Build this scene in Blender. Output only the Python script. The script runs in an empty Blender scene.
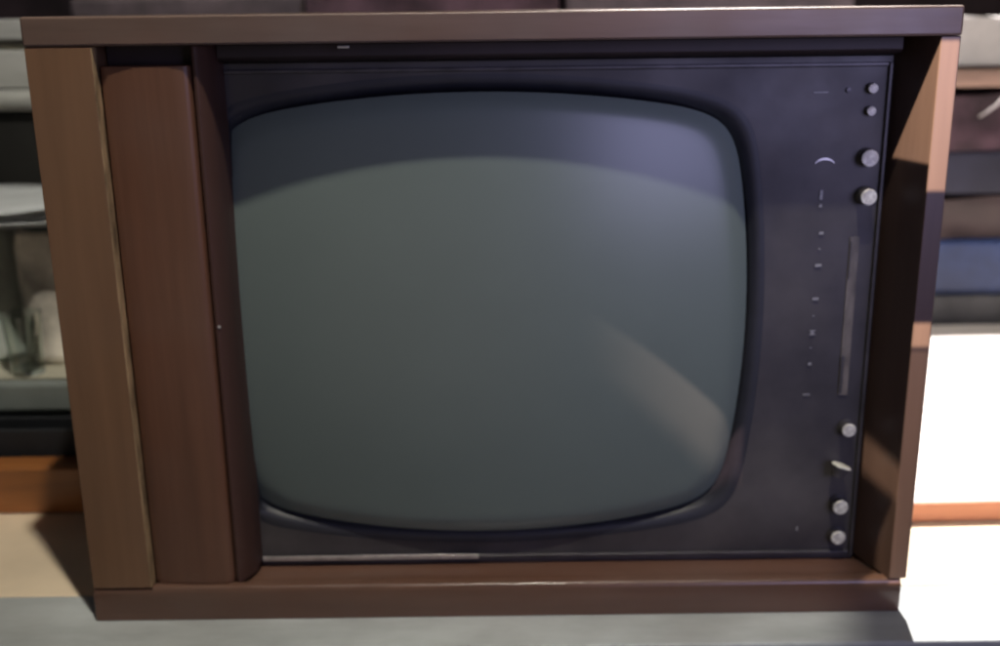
import bpy, bmesh, math, random
from mathutils import Vector, Matrix
random.seed(7)
S = bpy.context.scene
COL = S.collection
R = math.radians
PI = math.pi

# ------------------------------------------------------------------ materials
def mat(name, col, rough=.5, spec=.5, metal=0, var=.15, scale=(1, 1, 1), nscale=12, bump=0.0,
        bscale=60, coat=0, trans=0, col2=None, detail=4, rvar=0.0, alpha=1, dust=0):
    m = bpy.data.materials.new(name); m.use_nodes = True
    nt = m.node_tree; N = nt.nodes; L = nt.links
    b = N['Principled BSDF']
    tc = N.new('ShaderNodeTexCoord'); mp = N.new('ShaderNodeMapping')
    mp.inputs['Scale'].default_value = scale
    L.new(tc.outputs['Object'], mp.inputs['Vector'])
    no = N.new('ShaderNodeTexNoise'); no.inputs['Scale'].default_value = nscale
    no.inputs['Detail'].default_value = detail; no.inputs['Roughness'].default_value = .6
    L.new(mp.outputs[0], no.inputs['Vector'])
    rp = N.new('ShaderNodeValToRGB')
    c2 = col2 if col2 else tuple(c * (1 - 2 * var) for c in col)
    c1 = col if col2 else tuple(min(1, c * (1 + var)) for c in col)
    rp.color_ramp.elements[0].color = (*c2, 1); rp.color_ramp.elements[1].color = (*c1, 1)
    rp.color_ramp.elements[0].position = .3; rp.color_ramp.elements[1].position = .7
    L.new(no.outputs['Fac'], rp.inputs[0])
    out = rp.outputs[0]
    if dust:
        n2 = N.new('ShaderNodeTexNoise'); n2.inputs['Scale'].default_value = 9; n2.inputs['Detail'].default_value = 8
        L.new(tc.outputs['Object'], n2.inputs['Vector'])
        mr = N.new('ShaderNodeMapRange'); mr.inputs[1].default_value = .42; mr.inputs[2].default_value = .75
        mr.inputs[4].default_value = dust
        L.new(n2.outputs['Fac'], mr.inputs[0])
        mx = N.new('ShaderNodeMixRGB'); mx.inputs[2].default_value = (.22, .2, .18, 1)
        L.new(mr.outputs[0], mx.inputs[0]); L.new(out, mx.inputs[1]); out = mx.outputs[0]
    L.new(out, b.inputs['Base Color'])
    b.inputs['Roughness'].default_value = rough
    b.inputs['Specular IOR Level'].default_value = spec
    b.inputs['Metallic'].default_value = metal
    b.inputs['Coat Weight'].default_value = coat; b.inputs['Coat Roughness'].default_value = .12
    b.inputs['Transmission Weight'].default_value = trans
    if rvar:
        n3 = N.new('ShaderNodeTexNoise'); n3.inputs['Scale'].default_value = 14; n3.inputs['Detail'].default_value = 6
        L.new(tc.outputs['Object'], n3.inputs['Vector'])
        m3 = N.new('ShaderNodeMapRange'); m3.inputs[1].default_value = .3; m3.inputs[2].default_value = .7
        m3.inputs[3].default_value = max(.02, rough - rvar); m3.inputs[4].default_value = rough + rvar
        L.new(n3.outputs['Fac'], m3.inputs[0]); L.new(m3.outputs[0], b.inputs['Roughness'])
    if bump:
        n4 = N.new('ShaderNodeTexNoise'); n4.inputs['Scale'].default_value = bscale; n4.inputs['Detail'].default_value = 5
        L.new(mp.outputs[0], n4.inputs['Vector'])
        bp = N.new('ShaderNodeBump'); bp.inputs['Strength'].default_value = bump; bp.inputs['Distance'].default_value = .002
        L.new(n4.outputs['Fac'], bp.inputs['Height']); L.new(bp.outputs[0], b.inputs['Normal'])
    return m

HX = (.08, 1, 1); VZ = (1, 1, .06)
M = dict(
    wood_h=mat('brown veneer', (.128, .064, .042), .34, .5, coat=.25, var=.10, scale=HX, nscale=45, dust=.1, bump=.12, bscale=120, rvar=.08),
    top_h=mat('pale top veneer', (.165, .105, .08), .4, .5, var=.14, scale=HX, nscale=40, dust=.3, bump=.12, bscale=120, rvar=.08),  # paler tone than the bottom board's veneer
    wood_v=mat('brown veneer upright', (.155, .070, .040), .42, .5, var=.15, scale=VZ, nscale=40, dust=.1, bump=.12, bscale=120, rvar=.08),
    tan_v=mat('light veneer upright', (.215, .115, .060), .5, .45, var=.08, scale=VZ, nscale=45, dust=.08, bump=.12, bscale=120, rvar=.08),
    red_v=mat('reddish veneer', (.092, .054, .042), .40, .5, var=.10, scale=VZ, nscale=45, bump=.05, bscale=120),  # tone darkened to carry the shade on the slanted inner face
    edge=mat('worn veneer edge', (.45, .31, .17), .5, var=.35, scale=(1, 1, .3), nscale=90),
    post_v=mat('shaded upright', (.07, .034, .026), .5, .4, var=.12, scale=VZ, nscale=40, bump=.05, bscale=120),  # darker veneer tone holds the shade of the receding post
    shade_in=mat('shade dark wood', (.03, .018, .018), .6, var=.2),  # near-black colour puts shade into the recess and ledge
    black=mat('black plastic', (.044, .040, .044), .5, .5, var=.15, nscale=20, bump=.03, bscale=300, rvar=.1, dust=.3),
    mask=mat('glossy black surround', (.022, .024, .034), .5, .5, var=.15, nscale=20, rvar=.06, dust=.05),
    rim=mat('dull metal rim', (.075, .07, .075), .42, .5, metal=.3, var=.2, nscale=40),
    silver=mat('brushed silver', (.62, .60, .58), .32, .5, metal=.6, var=.15, nscale=90, bump=.05, bscale=400),
    cap=mat('worn metal knob face', (.86, .82, .70), .45, .5, metal=.0, var=.25, nscale=160),
    mark=mat('faded print', (.32, .32, .32), .5, var=.2, nscale=400),
    bronze=mat('smoked dial strip', (.17, .15, .13), .35, .5, var=.5, scale=(1, 1, .3), nscale=50),
    backc=mat('brown fibreboard', (.09, .06, .04), .8, var=.2),
    strip=mat('grey painted board', (.46, .49, .49), .55, var=.22, scale=(.35, 1, 1), nscale=9, detail=8, bump=.1, bscale=90, dust=.3),
    beige=mat('beige tabletop', (.80, .66, .48), .5, var=.08, nscale=6, detail=6, bump=.05),
    fascia=mat('grey table edge', (.22, .23, .22), .6, var=.2, nscale=14),
    orange=mat('orange varnished batten', (.32, .12, .035), .35, var=.2, scale=(.1, 1, 1), nscale=40, bump=.1),
    peach=mat('peach wooden edging', (.70, .30, .16), .5, var=.12, scale=(.1, 1, 1), nscale=40),
    white=mat('white laminate', (.74, .68, .64), .5, var=.06, nscale=3, detail=8),
    blackrub=mat('matt black tray', (.012, .014, .018), .6, var=.2),
    grey=mat('grey enamel case', (.20, .225, .215), .45, var=.12, nscale=8, bump=.05),
    dgrey=mat('dark grey case base', (.07, .085, .08), .5, var=.12, nscale=8),
    pale=mat('pale dusty lid', (.50, .48, .38), .4, var=.15, nscale=14, dust=.2),
    paper=mat('white paper', (.55, .58, .60), .7, var=.08, nscale=18, bump=.3, bscale=30),
    planks=mat('white painted plank', (.45, .46, .44), .6, var=.16, scale=(.2, 1, 1), nscale=18, dust=.2),
    olive=mat('olive board', (.14, .13, .09), .7, var=.2),
    crate=mat('black crate', (.012, .012, .011), .7, var=.3, nscale=6),  # near-black stands for the shade in the gap
    blue=mat('blue plastic', (.035, .06, .17), .4, var=.25, nscale=10, bump=.2, bscale=20),
    navy=mat('navy box', (.025, .025, .05), .6, var=.25, nscale=7),
    brownbox=mat('dark brown box', (.055, .035, .035), .6, var=.25, nscale=7),
    purple=mat('dark maroon cloth', (.075, .04, .055), .85, var=.35, nscale=14, bump=.5, bscale=18),
    slate=mat('slate box', (.06, .06, .065), .6, var=.2),
    pinkwood=mat('bare pinkish wood', (.42, .27, .21), .6, var=.25, scale=(.15, 1, 1), nscale=30),
    clothw=mat('white cloth', (.5, .48, .47), .85, var=.1, nscale=12, bump=.5, bscale=14),
    glass=mat('clear glass', (.8, .85, .82), .05, var=.02, trans=1),
    wire=mat('pale cable', (.4, .36, .36), .5, var=.1),
    wall=mat('dark room wall', (.07, .045, .055), .9, var=.4, nscale=2.2, detail=6),
    mauve=mat('dusty mauve box', (.11, .085, .095), .7, var=.3, nscale=9),
    gdark=mat('murky plastic jar', (.42, .45, .42), .2, var=.2, nscale=14),
    gpale=mat('cloudy plastic jar', (.75, .70, .62), .15, var=.3, nscale=14),
)

# picture tube: pale grey-green phosphor behind smooth glass
def tube_mat():
    m = mat('picture tube glass', (.14, .178, .158), .7, .25, var=.035, nscale=5, detail=6)
    b = m.node_tree.nodes['Principled BSDF']
    b.inputs['Coat Weight'].default_value = 1; b.inputs['Coat Roughness'].default_value = .33
    b.inputs['Coat IOR'].default_value = 1.5
    return m
M['tube'] = tube_mat()

# ------------------------------------------------------------------ mesh helpers
def add_box(bm, x0, x1, y0, y1, z0, z1):
    vs = [bm.verts.new((x, y, z)) for x in (x0, x1) for y in (y0, y1) for z in (z0, z1)]
    for f in ((0, 1, 3, 2), (4, 6, 7, 5), (0, 4, 5, 1), (2, 3, 7, 6), (0, 2, 6, 4), (1, 5, 7, 3)):
        bm.faces.new([vs[i] for i in f])
def finish(name, bm, m, parent=None, bev=0, seg=2, smooth=True, loc=None, rot=None):
    bmesh.ops.recalc_face_normals(bm, faces=bm.faces)
    me = bpy.data.meshes.new(name); bm.to_mesh(me); bm.free()
    me.materials.append(M[m] if isinstance(m, str) else m)
    o = bpy.data.objects.new(name, me); COL.objects.link(o)
    if parent: o.parent = parent
    if bev:
        b = o.modifiers.new('bevel', 'BEVEL'); b.width = bev; b.segments = seg; b.limit_method = 'ANGLE'; b.angle_limit = R(35)
    if smooth:
        for p in me.polygons: p.use_smooth = True
        if hasattr(me, 'set_sharp_from_angle'): me.set_sharp_from_angle(angle=R(38))
        if bev:
            w = o.modifiers.new('wn', 'WEIGHTED_NORMAL'); w.keep_sharp = False
    if loc: o.location = loc
    if rot: o.rotation_euler = rot
    return o
def box(name, b, m, parent=None, bev=.0015, seg=2, **k):
    bm = bmesh.new(); add_box(bm, *b); return finish(name, bm, m, parent, bev, seg, **k)
def prism_z(name, pts, z0, z1, m, parent=None, bev=0, axis='z'):
    bm = bmesh.new()
    f = (lambda p, t: (p[0], p[1], t)) if axis == 'z' else (lambda p, t: (t, p[0], p[1]))
    a = [bm.verts.new(f(p, z0)) for p in pts]; c = [bm.verts.new(f(p, z1)) for p in pts]
    n = len(pts)
    for i in range(n): bm.faces.new((a[i], a[(i + 1) % n], c[(i + 1) % n], c[i]))
    bm.faces.new(a[::-1]); bm.faces.new(c)
    return finish(name, bm, m, parent, bev)
def lathe(bm, prof, mtx=Matrix(), n=40):
    rings = []
    for r, h in prof:
        if r < 1e-6: rings.append([bm.verts.new(mtx @ Vector((0, 0, h)))])
        else: rings.append([bm.verts.new(mtx @ Vector((r * math.cos(2 * PI * i / n), r * math.sin(2 * PI * i / n), h))) for i in range(n)])
    for a, b in zip(rings, rings[1:]):
        for i in range(n):
            j = (i + 1) % n
            if len(a) == 1: bm.faces.new((a[0], b[i], b[j]))
            elif len(b) == 1: bm.faces.new((a[i], b[0], a[j]))
            else: bm.faces.new((a[i], b[i], b[j], a[j]))
def tube(bm, pts, r, n=8):
    prev = None
    for i, p in enumerate(pts):
        p = Vector(p); d = (Vector(pts[min(i + 1, len(pts) - 1)]) - Vector(pts[max(i - 1, 0)])).normalized()
        u = d.cross(Vector((0, 0, 1)));
        if u.length < .1: u = d.cross(Vector((0, 1, 0)))
        u.normalize(); v = d.cross(u)
        ring = [bm.verts.new(p + r * (math.cos(2 * PI * k / n) * u + math.sin(2 * PI * k / n) * v)) for k in range(n)]
        if prev:
            for k in range(n): bm.faces.new((prev[k], prev[(k + 1) % n], ring[(k + 1) % n], ring[k]))
        prev = ring
def tag(o, label, cat, group=None):
    o['label'] = label; o['category'] = cat
    if group: o['group'] = group
    return o
def empty(name, loc, label, cat, rz=0, group=None):
    o = bpy.data.objects.new(name, None); COL.objects.link(o); o.empty_display_size = .05
    o.location = loc; o.rotation_euler = (0, 0, rz); return tag(o, label, cat, group)
def struct(o): o['kind'] = 'structure'; return o

TZ = -.005      # table surface height (metres; the set's lower edge)

# ------------------------------------------------------------------ the television
tv = empty('television', (0, 0, 0), 'old brown wooden cabinet television with big dark picture tube, front and centre', 'television')
XL, XR, DEP = -.355, .349, .36
box('cabinet_top', (XL, XR, 0, DEP, .4805, .5025), 'top_h', tv, .0022, 3)
# bottom board: front lip plus the sloping ledge that meets the front panel
prism_z('cabinet_bottom', [(0, TZ), (0, .021), (.003, .0255), (.010, .0265), (.013, .0215), (.020, .0235), (.047, .0205), (DEP, .0205), (DEP, TZ)], XL, .3445, 'wood_h', tv, .0012, 'x')
lp = box('side_panel', (-.3545, -.3045, .001, DEP - .002, .0262, .4803), 'tan_v', tv, .001)
lp['label'] = 'wide light brown left side board'
bm = bmesh.new()
N = 40
for i in range(N):                     # chipped pale edge strip, slightly uneven
    z0 = .027 + (.4525) * i / N; z1 = .027 + .4525 * (i + 1) / N
    w = .0007 + .0002 * random.random()
    add_box(bm, -.3045, -.3045 + w, .0006, .012, z0, z1 + .0001)
finish('edge_strip', bm, 'edge', lp, 0, smooth=False)
# right side board: narrow front, inner face slanting in to the front panel
rp_ = prism_z('side_panel', [(.3335, .001), (.3485, .001), (.3485, DEP - .002), (.3165, DEP - .002), (.3165, .05)], .0262, .4803, 'red_v', tv, .0008)
rp_['label'] = 'narrow reddish brown right side board'
# panel between side board and picture tube
pts = [(-.3028, .012), (-.296, .0085), (-.275, .0065), (-.250, .0065), (-.239, .0075), (-.2350, .0100), (-.2335, .0145), (-.2335, .03), (-.3028, .03)]
prism_z('side_cover', pts, .0262, .4655, 'wood_v', tv, .001)
box('cover_recess', (-.3028, -.2335, .0305, .045, .0262, .4803), 'shade_in', tv, 0)  # dark box stands for the shadow above the side cover
pts = [(-.2328, .012), (-.2315, .0095), (-.2290, .009), (-.2255, .012), (-.2215, .019), (-.2180, .031), (-.2180, .052), (-.2328, .052)]
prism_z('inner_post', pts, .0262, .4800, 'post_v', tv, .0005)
# strip of wood hanging below the top board, its shadow put into the dark colour
prism_z('top_ledge', [(.030, .480), (.030, .470), (.034, .4670), (.048, .4655), (.06, .4655), (.06, .480)], -.2178, .3164, 'shade_in', tv, .001, 'x')

# front panel (flat part with the controls) with an opening for the tube
CX, CZ, AX, AZ, NN = -.0165, .2475, .2265, .1930, 13
def outline(s, t, off=0):
    k = (abs(t[0]) ** NN + abs(t[1]) ** NN) ** (-1 / NN); u, v = t[0] * k, t[1] * k
    return (CX + (AX * s + off) * u * (1 - .075 * v * v), CZ + (AZ * s + off) * v * (1 - .115 * u * u))
def sphere_y(x, z, base=.0265, rad=1.15):
    return base + ((x - CX) ** 2 * 1.0 + (z - CZ) ** 2 * .8) / (2 * rad)
K = 240
FX0, FX1, FZ0, FZ1 = -.2178, .3163, .0212, .4645
bm = bmesh.new()
def clampo(p): return (min(max(p[0], FX0 + .0005), FX1), min(max(p[1], FZ0 + .003), FZ1 - .003))
ang = []
for i in range(K):                                      # even steps round a square, used as directions
    side, f = divmod(i, K // 4); q = f / (K // 4) * 2 - 1
    ang.append(((1, q), (-q, 1), (-1, -q), (q, -1))[side])
outer = []
for t in ang:                                           # outer border ray-cast on the rectangle
    x, z = outline(1, t, .012); dx, dz = x - CX, z - CZ
    k = min(((FX1 if dx > 0 else FX0) - CX) / dx if abs(dx) > 1e-6 else 9e9, ((FZ1 if dz > 0 else FZ0) - CZ) / dz if abs(dz) > 1e-6 else 9e9)
    outer.append((CX + dx * k, CZ + dz * k))
# snap the nearest ring points to the corners
for cx_, cz_ in ((FX0, FZ0), (FX1, FZ0), (FX0, FZ1), (FX1, FZ1)):
    i = min(range(K), key=lambda i: (outer[i][0] - cx_) ** 2 + (outer[i][1] - cz_) ** 2); outer[i] = (cx_, cz_)
r_out = [bm.verts.new((x, .05, z)) for x, z in outer]
r_mid = [bm.verts.new((*[(q := clampo(outline(1, t, .014)))[0]], .05, q[1])) for t in ang]
for i in range(K):
    j = (i + 1) % K; bm.faces.new((r_out[i], r_out[j], r_mid[j], r_mid[i]))
fp = finish('control_panel', bm, 'black', tv, 0, smooth=False)
sm = fp.modifiers.new('s', 'SOLIDIFY'); sm.thickness = .002; sm.offset = 1
# moulded surround that dips in to the tube
bm = bmesh.new(); rings = []
for off, yy in ((.0142, .0502), (.011, .0501), (.008, .0504), (.0055, .0515), (.003, .054), (.001, .058), (-.001, .063), (-.004, .068)):
    ring = []
    for t in ang:
        x, z = clampo(outline(1, t, off)); ring.append(bm.verts.new((x, yy, z)))
    rings.append(ring)
for a, b in zip(rings, rings[1:]):
    for i in range(K):
        j = (i + 1) % K; bm.faces.new((a[i], a[j], b[j], b[i]))
finish('tube_surround', bm, 'mask', tv, 0)
# the tube face
bm = bmesh.new(); rings = []; RR = 26
c0 = bm.verts.new((CX, sphere_y(CX, CZ), CZ))
for r in range(1, RR + 1):
    s = r / RR; ring = []
    for t in ang:
        x, z = outline(s, t); y = sphere_y(x, z)
        if s > .93: y += ((s - .93) / .07) ** 2 * .006
        ring.append(bm.verts.new((x, y, z)))
    rings.append(ring)
for i in range(K): bm.faces.new((c0, rings[0][i], rings[0][(i + 1) % K]))
for a, b in zip(rings, rings[1:]):
    for i in range(K):
        j = (i + 1) % K; bm.faces.new((a[i], b[i], b[j], a[j]))
finish('picture_tube', bm, 'tube', tv, 0)
# thin rim round the front panel
bm = bmesh.new()
add_box(bm, .3128, .3160, .0465, .0497, .0245, .4595)
add_box(bm, -.2176, .3125, .0465, .0497, .0262, .0296)
add_box(bm, -.2176, .3125, .0465, .0497, .4565, .4597)
finish('panel_rim', bm, 'rim', tv, .0008)
box('silver_strip', (-.2170, -.0220, .0452, .0464, .0268, .0312), 'silver', tv, .0004)

# controls
CAM = Vector((0, -.84, .502))
def front(x, z, y):      # slide a measured point along the line of sight to the depth it really has
    k = (y + .84) / .89; return CAM.x + x * k, y, CAM.z + (z - CAM.z) * k
def knob(x, z, r, ln, tilt=(0, 0), name='control_knob'):
    bx_, by_, bz_ = x, .0495, z
    mt = Matrix.Rotation(R(90), 4, 'X')
    bm = bmesh.new(); lathe(bm, [(0, 0), (r * 1.12, 0), (r * 1.12, ln * .25), (r * .98, ln * .3), (r * .95, ln), (0, ln)], mt)
    body = finish(name, bm, 'black', tv, 0, loc=(bx_, by_, bz_), rot=(R(tilt[0]), R(tilt[1]), 0))
    bm = bmesh.new(); lathe(bm, [(r * .95, ln + .0001), (r * .98, ln + .0008), (r * .86, ln + .0016), (r * .3, ln + .0013), (0, ln + .0012)], mt)
    finish('knob_face', bm, 'cap', body, 0)
    return body
for x, z, r, ln in ((.302, .439, .0040, .006), (.302, .421, .0038, .006), (.304, .383, .0070, .012), (.3055, .351, .0068, .015),
                    (.305, .145, .0062, .012), (.303, .071, .0068, .013), (.303, .041, .0066, .010)):
    ln *= .72; p = front(x, z, .0495 - ln); knob(p[0], p[2], r, ln)
# the knob knocked upward: only a sliver of its face shows
p = front(.302, .109, .035)
bm = bmesh.new(); r = .0088
mt = Matrix.Translation((0, 0, 0)) @ Matrix.Rotation(R(19), 4, 'Y') @ Matrix.Rotation(R(-5), 4, 'X')
lathe(bm, [(0, -.010), (r * .6, -.010), (r * .75, -.004), (r * .97, -.0012), (r * .97, 0)], mt)
kb = finish('control_knob', bm, 'black', tv, 0, loc=(p[0], .0385, p[2]))
bm = bmesh.new(); lathe(bm, [(r, .0001), (r * .9, .0012), (0, .0012)], mt)
finish('knob_face', bm, 'cap', kb, 0); kb['label'] = 'tilted knob, its bright face turned upward'
# long dial slot
sl = prism_z('dial_slot', [(.2925, .0488), (.3005, .0488), (.3005, .0496), (.2925, .0496)], .178, .318, 'bronze', tv, .0003)
bm = bmesh.new(); add_box(bm, .2925, .2955, .0478, .0487, .180, .214); finish('slider', bm, 'rim', sl, .0005)
bm = bmesh.new(); add_box(bm, .2928, .2942, .0480, .0487, .282, .314); finish('slot_glint_edge', bm, 'rim', sl, .0004)
# printed scale
def dash(x, z, w, h):
    bm = bmesh.new(); add_box(bm, -w / 2, w / 2, 0, .0003, -h / 2, h / 2)
    return finish('scale_mark', bm, 'mark', tv, 0, smooth=False, loc=(x, .0487, z))
for x, z, w, h in ((.268, .3215, .0040, .0020), (.2675, .294, .0054, .0024), (.267, .265, .0052, .0022), (.266, .207, .0030, .0020), (.265, .179, .0060, .0010),
                   (.265, .051, .0014, .0040), (.260, .4365, .012, .0010), (.266, .3535, .0022, .0080), (.266, .3445, .0022, .0024),
                   (.2675, .308, .0016, .0009), (.2665, .250, .0016, .0009), (.266, .2215, .0016, .0009), (.2665, .2368, .0050, .0009), (.2665, .2335, .0050, .0009), (.2665, .2352, .0024, .0022)):
    dash(x, z, w, h)
bm = bmesh.new(); n = 14; c = (.267, .3765); rr = .0088; pr_ = None
for i in range(n + 1):
    a = PI * (.12 + .76 * i / n); w = .0016 * math.sin(PI * i / n) + .0003
    row = [bm.verts.new((c[0] + (rr - k) * math.cos(a), y, c[1] + (rr * .85 - k) * math.sin(a))) for k, y in ((0, .0487), (w, .0487), (w, .049), (0, .049))]
    if pr_:
        for k in range(4): bm.faces.new((pr_[k], pr_[(k + 1) % 4], row[(k + 1) % 4], row[k]))
    pr_ = row
finish('arc_mark', bm, 'silver', tv, 0)
bm = bmesh.new(); lathe(bm, [(0, 0), (.0022, 0), (.0020, .0015), (0, .0018)], Matrix.Rotation(R(90), 4, 'X'), 20)
finish('pilot_lamp', bm, 'rim', tv, 0, loc=(.282, .0495, .438))
# small screw catching light on the post, silver piece added as the glint under the top board
bm = bmesh.new(); lathe(bm, [(0, 0), (.0017, 0), (.0012, .001), (0, .0013)], Matrix.Rotation(R(90), 4, 'X'), 16)
finish('screw', bm, 'silver', tv, 0, loc=(-.2285, .0095, .258))
bm = bmesh.new(); add_box(bm, -.121, -.112, .012, .0139, .4765, .4785); finish('glint_plate', bm, 'silver', tv, .0005)
# back of the set
box('back_cover', (-.345, .339, DEP - .0018, DEP + .004, .022, .479), 'backc', tv, .001)
bm = bmesh.new()
a = [(-.24, .05), (.24, .05), (.24, .45), (-.24, .45)]; b_ = [(-.13, .12), (.13, .12), (.13, .37), (-.13, .37)]
va = [bm.verts.new((x, DEP + .0042, z)) for x, z in a]; vb = [bm.verts.new((x, DEP + .11, z)) for x, z in b_]
for i in range(4): bm.faces.new((va[i], va[(i + 1) % 4], vb[(i + 1) % 4], vb[i]))
bm.faces.new(vb); finish('tube_housing', bm, 'backc', tv, .01)

# ------------------------------------------------------------------ the table
tb = empty('table', (0, .5, TZ - .75), 'beige tabletop with grey painted front board, carrying the television', 'table')
inv = Matrix.Translation((0, -.5, .75 - TZ))
def tpart(name, b, m, bev=.002):
    o = box(name, b, m, tb, bev); o.matrix_parent_inverse = inv @ Matrix.Translation((0, 0, 0)); o.matrix_parent_inverse = Matrix.Translation((0, -.5, -(TZ - .75))); return o
tpart('front_board', (-1.5, 1.6, -.047, .045, TZ - .03, TZ), 'strip', .003)
tpart('tabletop', (-1.5, 1.6, 0.0454, 1.25, TZ - .03, TZ - .0005), 'beige', .0015)
tpart('front_rail', (-1.45, 1.55, -.040, -.012, TZ - .16, TZ - .0305), 'fascia', .002)
for x in (-1.4, 1.44):
    for y in (-.03, 1.14): tpart('leg', (x, x + .06, y + .02, y + .08, TZ - .75, TZ - .0305), 'fascia', .003)

def simple(name, b, m, label, cat, bev=.003, rz=0, group=None):
    x0, x1, y0, y1, z0, z1 = b; cx, cy = (x0 + x1) / 2, (y0 + y1) / 2
    o = box(name, (x0 - cx, x1 - cx, y0 - cy, y1 - cy, 0, z1 - z0), m, None, bev, loc=(cx, cy, z0), rot=(0, 0, rz))
    return tag(o, label, cat, group)
# right: white topped board with peach edge
rb = empty('white_board', (.95, .18, TZ), 'flat white board with peach wooden edge lying right of the television', 'board', R(1.2))
o = box('edging', (-.58, .6, 0, .003, .0005, .021), 'peach', rb, .001); o = box('panel', (-.58, .6, .0032, .635, .0005, .0215), 'white', rb, .001)
# left: orange batten, black tray, grey case, jars, papers
simple('wooden_batten', (-1.15, -.40, .215, .25, TZ, .047), 'orange', 'orange varnished wooden batten lying left of the television', 'batten', .003)
def tray(name, b, m, label, cat):
    x0, x1, y0, y1, z0, z1 = b; bm = bmesh.new(); t = .006
    add_box(bm, x0, x1, y0, y1, 0, t)
    add_box(bm, x0, x1, y0, y0 + t, t, z1 - z0); add_box(bm, x0, x1, y1 - t, y1, t, z1 - z0)
    add_box(bm, x0, x0 + t, y0 + t, y1 - t, t, z1 - z0); add_box(bm, x1 - t, x1, y0 + t, y1 - t, t, z1 - z0)
    return tag(finish(name, bm, m, None, .0012, loc=(0, 0, z0)), label, cat)
tray('plastic_tray', (-1.0, -.42, .256, .30, TZ, .074), 'blackrub', 'low matt black tray between the orange batten and grey case', 'tray')
gc = empty('storage_case', (-.72, .44, TZ), 'grey metal case with pale lid carrying two cloudy jars', 'case')
box('case_body', (-.30, .27, -.13, .14, 0, .080), 'dgrey', gc, .004)
box('lid', (-.305, .275, -.135, .145, .0805, .116), 'grey', gc, .006, 3)
box('lid_inlay', (-.295, .265, -.125, .135, .1162, .1195), 'pale', gc, .001)
bm = bmesh.new(); tube(bm, [(.02 + .018 * math.cos(a), -.098 + .010 * math.sin(a), .1225) for i, a in enumerate([2 * PI * k / 24 for k in range(25)])], .0022)
finish('ring_handle', bm, 'silver', gc, 0)
def jar(x, y, r, h, m, label, squash=1):
    e = empty('plastic_jar', (x, y, .1148), label, 'jar', 0, 'cloudy jars on the grey case')
    bm = bmesh.new()
    lathe(bm, [(0, 0), (r * .9, 0), (r, .006), (r, .014), (r * .975, .018), (r * .98, h * .45), (r, h * .5), (r, h * .8), (r * .92, h * .9), (r * .7, h * .93), (r * .7, h * .94), (0, h * .94)])
    finish('jar_body', bm, m, e, 0)
    bm = bmesh.new(); lathe(bm, [(r * .72, h * .90), (r * .76, h * .905), (r * .76, h * .995), (r * .73, h), (0, h)]); finish('lid', bm, 'dgrey', e, 0)
    return e
jar(-.622, .41, .062, .168, 'gdark', 'dark murky jar on the grey case, farther from the television')
jar(-.515, .40, .045, .168, 'gpale', 'paler cloudy jar on the grey case, right beside the television')
def tumbler(x, y, z, r, h, label):
    bm = bmesh.new(); lathe(bm, [(0, 0), (r * .8, 0), (r, h), (r * .93, h), (r * .74, .006), (0, .006)], n=32)
    o = finish('glass_tumbler', bm, 'glass', None, 0, loc=(x, y, z)); return tag(o, label, 'glass', 'glasses on the grey case')
tumbler(-.535, .332, .1148, .022, .07, 'small clear glass on the grey case, nearer the television')
tumbler(-.60, .33, .1148, .024, .055, 'squat clear glass on the grey case, farther from the television')
bm = bmesh.new()
for i in range(7):
    z = .0022 * i; dx, dy, a = random.uniform(-.012, .012), random.uniform(-.012, .006), random.uniform(-.06, .06)
    n = 12; g = []
    for j in range(n + 1):
        row = []
        for k in range(5):
            x = -.14 + .28 * j / n; y = -.10 + .2 * k / 4
            zz = z + .004 * math.sin(x * 25 + i * .4) * (k - 2) / 4 + (.010 * max(0, (x - .05) / .09) ** 2 if i > 3 else 0)
            row.append(bm.verts.new((x * math.cos(a) - y * math.sin(a) + dx, x * math.sin(a) + y * math.cos(a) + dy, zz)))
        g.append(row)
    for j in range(n):
        for k in range(4): bm.faces.new((g[j][k], g[j + 1][k], g[j + 1][k + 1], g[j][k + 1]))
o = finish('paper_stack', bm, 'paper', None, 0, loc=(-.59, .42, .287)); s_ = o.modifiers.new('s', 'SOLIDIFY'); s_.thickness = .0014
tag(o, 'rumpled white papers lying over the tops of the jars', 'papers')
simple('crate', (-1.3, -.50, .60, .95, TZ, .385), 'crate', 'tall crate, black as the dark gap behind the jars, under the white planks', 'crate', .006)  # added crate, its black front standing in for a shaded gap
PG = 'planks stacked on the black crate'
simple('white_plank', (-1.28, -.44, .585, .75, .3855, .412), 'planks', 'lowest rounded white plank of the stack on the black crate', 'plank', .010, 0, PG)
simple('white_plank', (-1.30, -.45, .59, .74, .4125, .462), 'planks', 'thick white plank in the middle of the stack on the black crate', 'plank', .004, R(.5), PG)
simple('olive_board', (-1.25, -.46, .60, .76, .4625, .474), 'olive', 'thin olive board between two white planks on the black crate', 'board', .002)
simple('white_plank', (-1.27, -.44, .595, .76, .4745, .500), 'planks', 'topmost white plank of the stack on the black crate', 'plank', .003, R(-.6), PG)
def lump(name, b, m, label, cat, seed, amp=.010):
    x0, x1, y0, y1, z0, z1 = b; bm = bmesh.new(); rnd = random.Random(seed)
    add_box(bm, x0, x1, y0, y1, 0, z1 - z0)
    bmesh.ops.subdivide_edges(bm, edges=bm.edges[:], cuts=14, use_grid_fill=True)
    ph = [rnd.uniform(0, 6) for _ in range(6)]
    H = z1 - z0
    for v in bm.verts:
        k = math.sin(v.co.x * 31 + ph[0] + v.co.z * 12) + .6 * math.sin(v.co.x * 67 + ph[1] - v.co.z * 40) + .5 * math.sin(v.co.z * 90 + ph[2] + v.co.x * 9)
        v.co.y += amp * k * .5
        v.co.z = max(0, v.co.z + (amp * .5 * k if v.co.z > H * .5 else 0))
    o = finish(name, bm, m, None, .0, loc=(0, 0, z0)); return tag(o, label, cat)
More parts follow.
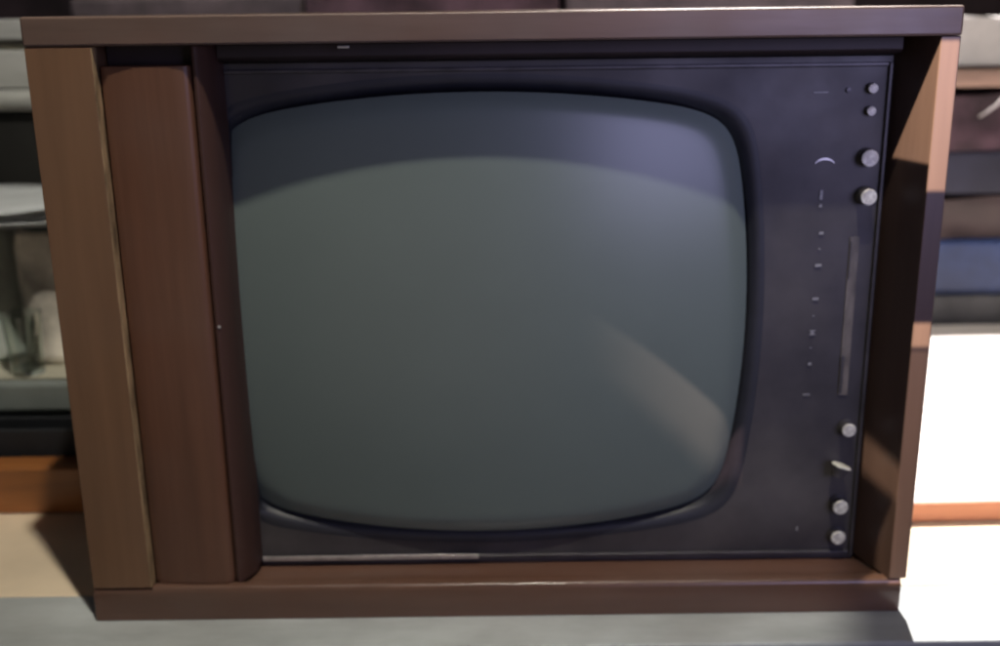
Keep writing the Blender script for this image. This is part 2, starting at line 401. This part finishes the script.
# clutter seen over the set
simple('maroon_box', (-.62, -.28, .80, 1.02, TZ, .530), 'mauve', 'dusty mauve box showing over the top left of the television', 'box', .01)
lump('dark_bundle', (-.27, .09, .78, 1.0, TZ, .53), 'purple', 'dark maroon bundle behind the middle of the television', 'bundle', 21, .02)
simple('mauve_carton', (.10, .52, .80, 1.05, TZ, .532), 'mauve', 'dusty mauve carton behind the right half of the television', 'carton', .006)
# right stack of things beyond the white board
simple('blue_crate', (.56, 1.45, .84, 1.15, TZ, .147), 'blue', 'blue plastic crate at the bottom of the stack at right', 'crate', .008)
simple('slate_base', (.58, 1.4, .822, .8385, TZ, .060), 'slate', 'low slate grey slab leaning against the blue crate', 'slab', .003)
lump('brown_sack', (.55, 1.42, .85, 1.12, .1475, .212), 'brownbox', 'crumpled dark brown sack on the blue crate at right', 'sack', 11, .014)
simple('navy_box', (.57, 1.40, .845, 1.13, .2185, .285), 'navy', 'flat navy box on the crumpled dark brown sack at right', 'box', .006)
lump('cloth_bundle', (.58, 1.38, .85, 1.10, .2855, .372), 'purple', 'dark maroon cloth bundle under the pinkish plank at right', 'cloth', 3)
simple('bare_plank', (.57, 1.40, .838, 1.08, .383, .409), 'pinkwood', 'bare pinkish wooden plank on the maroon cloth at right', 'plank', .003, R(-.4))
lump('white_cloth', (.56, 1.38, .85, 1.06, .4145, .485), 'clothw', 'folded white cloth on the pinkish plank at right', 'cloth', 5, .006)
bm = bmesh.new(); tube(bm, [(.775, .828, .383), (.765, .822, .372), (.752, .820, .358), (.738, .821, .347), (.728, .823, .340)], .0018)
tag(finish('cable', bm, 'wire', None, 0), 'thin pale cable hanging below the pinkish plank at right', 'cable')

# room shell behind and below
struct(box('wall', (-4, 4, 1.9, 1.95, -.8, 2.6), 'wall', None, 0))
struct(box('floor', (-4, 4, -3, 1.895, -.80, -.7605), 'slate', None, 0))

# ------------------------------------------------------------------ light
def look(o, t):
    o.rotation_euler = (Vector(t) - o.location).to_track_quat('-Z', 'Y').to_euler()
def area(name, loc, target, size, col, power, sy=None, spread=None):
    l = bpy.data.lights.new(name, 'AREA'); l.energy = power; l.color = col; l.size = size
    if sy: l.shape = 'RECTANGLE'; l.size_y = sy
    if spread: l.spread = R(spread)
    o = bpy.data.objects.new(name, l); COL.objects.link(o); o.location = loc; look(o, target); return o
def spot(name, loc, target, col, power, angle, blend, radius):
    l = bpy.data.lights.new(name, 'SPOT'); l.energy = power; l.color = col; l.spot_size = R(angle); l.spot_blend = blend
    l.shadow_soft_size = radius
    o = bpy.data.objects.new(name, l); COL.objects.link(o); o.location = loc; look(o, target); return o
# ceiling lamp above and in front of the set
ceil = spot('ceiling_lamp', (.09, -.60, 2.15), (0, .2, 0), (1.0, .93, .80), 118, 150, .5, .026)
ceil.rotation_euler = (0, 0, 0)
# window behind to the right flooding the right end of the table
spot('window_light', (.56, 1.25, 2.3), (.82, .22, 0), (1.0, .94, .90), 900, 46, .25, .03)
# added lavender lamp, front right, standing in for the lens veil
area('veil_sheen_lamp', (.75, -1.2, .60), (.33, 0, .46), .6, (.58, .56, 1.0), 1.0, spread=55)
# added warm fill, low in front, as bounce on the lower screen
area('warm_fill', (-.3, -1.7, -.1), (-.05, 0, .15), 1.2, (1.0, .84, .64), 1.4)

# added spot, masked to project lit patches on the right side board
lx, ly, lz = -.10, -.45, 1.50
beam = spot('patch_projector', (lx, ly, lz), (.34, 0, .3), (1.0, .88, .68), 1050, 60, .3, .0008)
beam.rotation_euler = (0, 0, 0); beam.data.spot_size = R(120)
def shaped(lamp):
    lx, ly, lz = lamp.location
    nt = lamp.data; nt.use_nodes = True; nt = nt.node_tree
    NB, LB = nt.nodes, nt.links
    em = NB.get('Emission') or NB.new('ShaderNodeEmission')
    g = NB.new('ShaderNodeNewGeometry'); sp = NB.new('ShaderNodeSeparateXYZ'); LB.new(g.outputs['Incoming'], sp.inputs[0])
    def mth(op, a, b):
        n = NB.new('ShaderNodeMath'); n.operation = op
        for i, v in enumerate((a, b)):
            if isinstance(v, (int, float)): n.inputs[i].default_value = v
            else: LB.new(v, n.inputs[i])
        return n.outputs[0]
    X = mth('ADD', mth('MULTIPLY', mth('DIVIDE', sp.outputs[0], sp.outputs[1]), -ly), lx)
    Z = mth('ADD', mth('MULTIPLY', mth('DIVIDE', sp.outputs[2], sp.outputs[1]), -ly), lz)
    def step(v, a, soft):
        p = NB.new('ShaderNodeMapRange'); p.interpolation_type = 'SMOOTHSTEP'; LB.new(v, p.inputs[0])
        p.inputs[1].default_value = a - soft; p.inputs[2].default_value = a + soft; return p.outputs[0]
    def band(v, a, b, soft=.0012): return mth('SUBTRACT', step(v, a, soft), step(v, b, soft))
    return em, LB, mth, X, Z, step, band
em, LB, mth, X, Z, step, band = shaped(beam)
front_x = band(X, .3325, .3468)
upper = mth('MULTIPLY', front_x, band(Z, .366, .4795))
small = mth('MULTIPLY', mth('MULTIPLY', front_x, band(Z, .239, .259)), 1.2)
low = mth('MULTIPLY', mth('MULTIPLY', front_x, band(Z, .022, .236, .003)), .34)
lineZ = mth('SUBTRACT', Z, mth('MULTIPLY', mth('SUBTRACT', .333, X), 1.90))
inner = mth('MULTIPLY', mth('MULTIPLY', mth('MULTIPLY', band(X, .25, .3325), band(lineZ, .386, .7)), mth('SUBTRACT', 1.0, step(Z, .4795, .001))), .42)
inner2 = mth('MULTIPLY', mth('MULTIPLY', band(X, .310, .3325, .006), band(Z, .022, .115, .01)), .12)
strip_ = mth('ADD', Z, mth('MULTIPLY', X, 2.5))
inner2 = mth('ADD', inner2, mth('MULTIPLY', mth('MULTIPLY', band(strip_, .935, .965, .008), band(X, .279, .3325)), .25))
LB.new(mth('ADD', mth('ADD', upper, small), mth('ADD', low, mth('ADD', inner, inner2))), em.inputs['Strength'])
# added masked spot imitating a pinkish reflection, lower right of the tube
pink = spot('reflection_projector', (lx, ly, lz), (.34, 0, .3), (1.0, .62, .55), 190, 60, .3, .0008)
pink.rotation_euler = (0, 0, 0); pink.data.spot_size = R(120)
em, LB, mth, X, Z, step, band = shaped(pink)
dg = mth('ADD', Z, mth('MULTIPLY', X, .45))
glow = mth('MULTIPLY', mth('SUBTRACT', step(dg, .322, .016), step(dg, .3665, .004)), mth('SUBTRACT', step(X, .12, .07), step(X, .181, .003)))
LB.new(glow, em.inputs['Strength'])
# mask in the ceiling lamp puts shade on the right side board
em, LB, mth, X, Z, step, band = shaped(ceil)
LB.new(mth('SUBTRACT', 1.0, mth('MULTIPLY', mth('MULTIPLY', step(X, .2995, .003), mth('SUBTRACT', 1.0, step(Z, .4798, .001))), .85)), em.inputs['Strength'])

w = bpy.data.worlds.new('World'); S.world = w; w.use_nodes = True
w.node_tree.nodes['Background'].inputs[0].default_value = (.62, .6, .64, 1)
w.node_tree.nodes['Background'].inputs[1].default_value = .042

# ------------------------------------------------------------------ camera
th, ro = R(16), R(.72)
F = Vector((0, math.cos(th), -math.sin(th))); R0 = Vector((1, 0, 0)); U0 = Vector((0, math.sin(th), math.cos(th)))
Rv = R0 * math.cos(ro) - U0 * math.sin(ro); Uv = U0 * math.cos(ro) + R0 * math.sin(ro)
cd = bpy.data.cameras.new('camera'); cam = bpy.data.objects.new('camera', cd); COL.objects.link(cam)
mw = Matrix((Rv, Uv, -F)).transposed().to_4x4(); mw.translation = CAM
cam.matrix_world = mw
cd.sensor_width = 36; cd.lens = 36 * 1087 / 1000; cd.clip_start = .01; cd.clip_end = 60
cd.dof.use_dof = True; cd.dof.focus_distance = .715; cd.dof.aperture_fstop = 4.8
S.camera = cam
S.render.engine = 'CYCLES'
S.view_settings.view_transform = 'Standard'; S.view_settings.look = 'None'
S.view_settings.exposure = 0; S.view_settings.gamma = 1
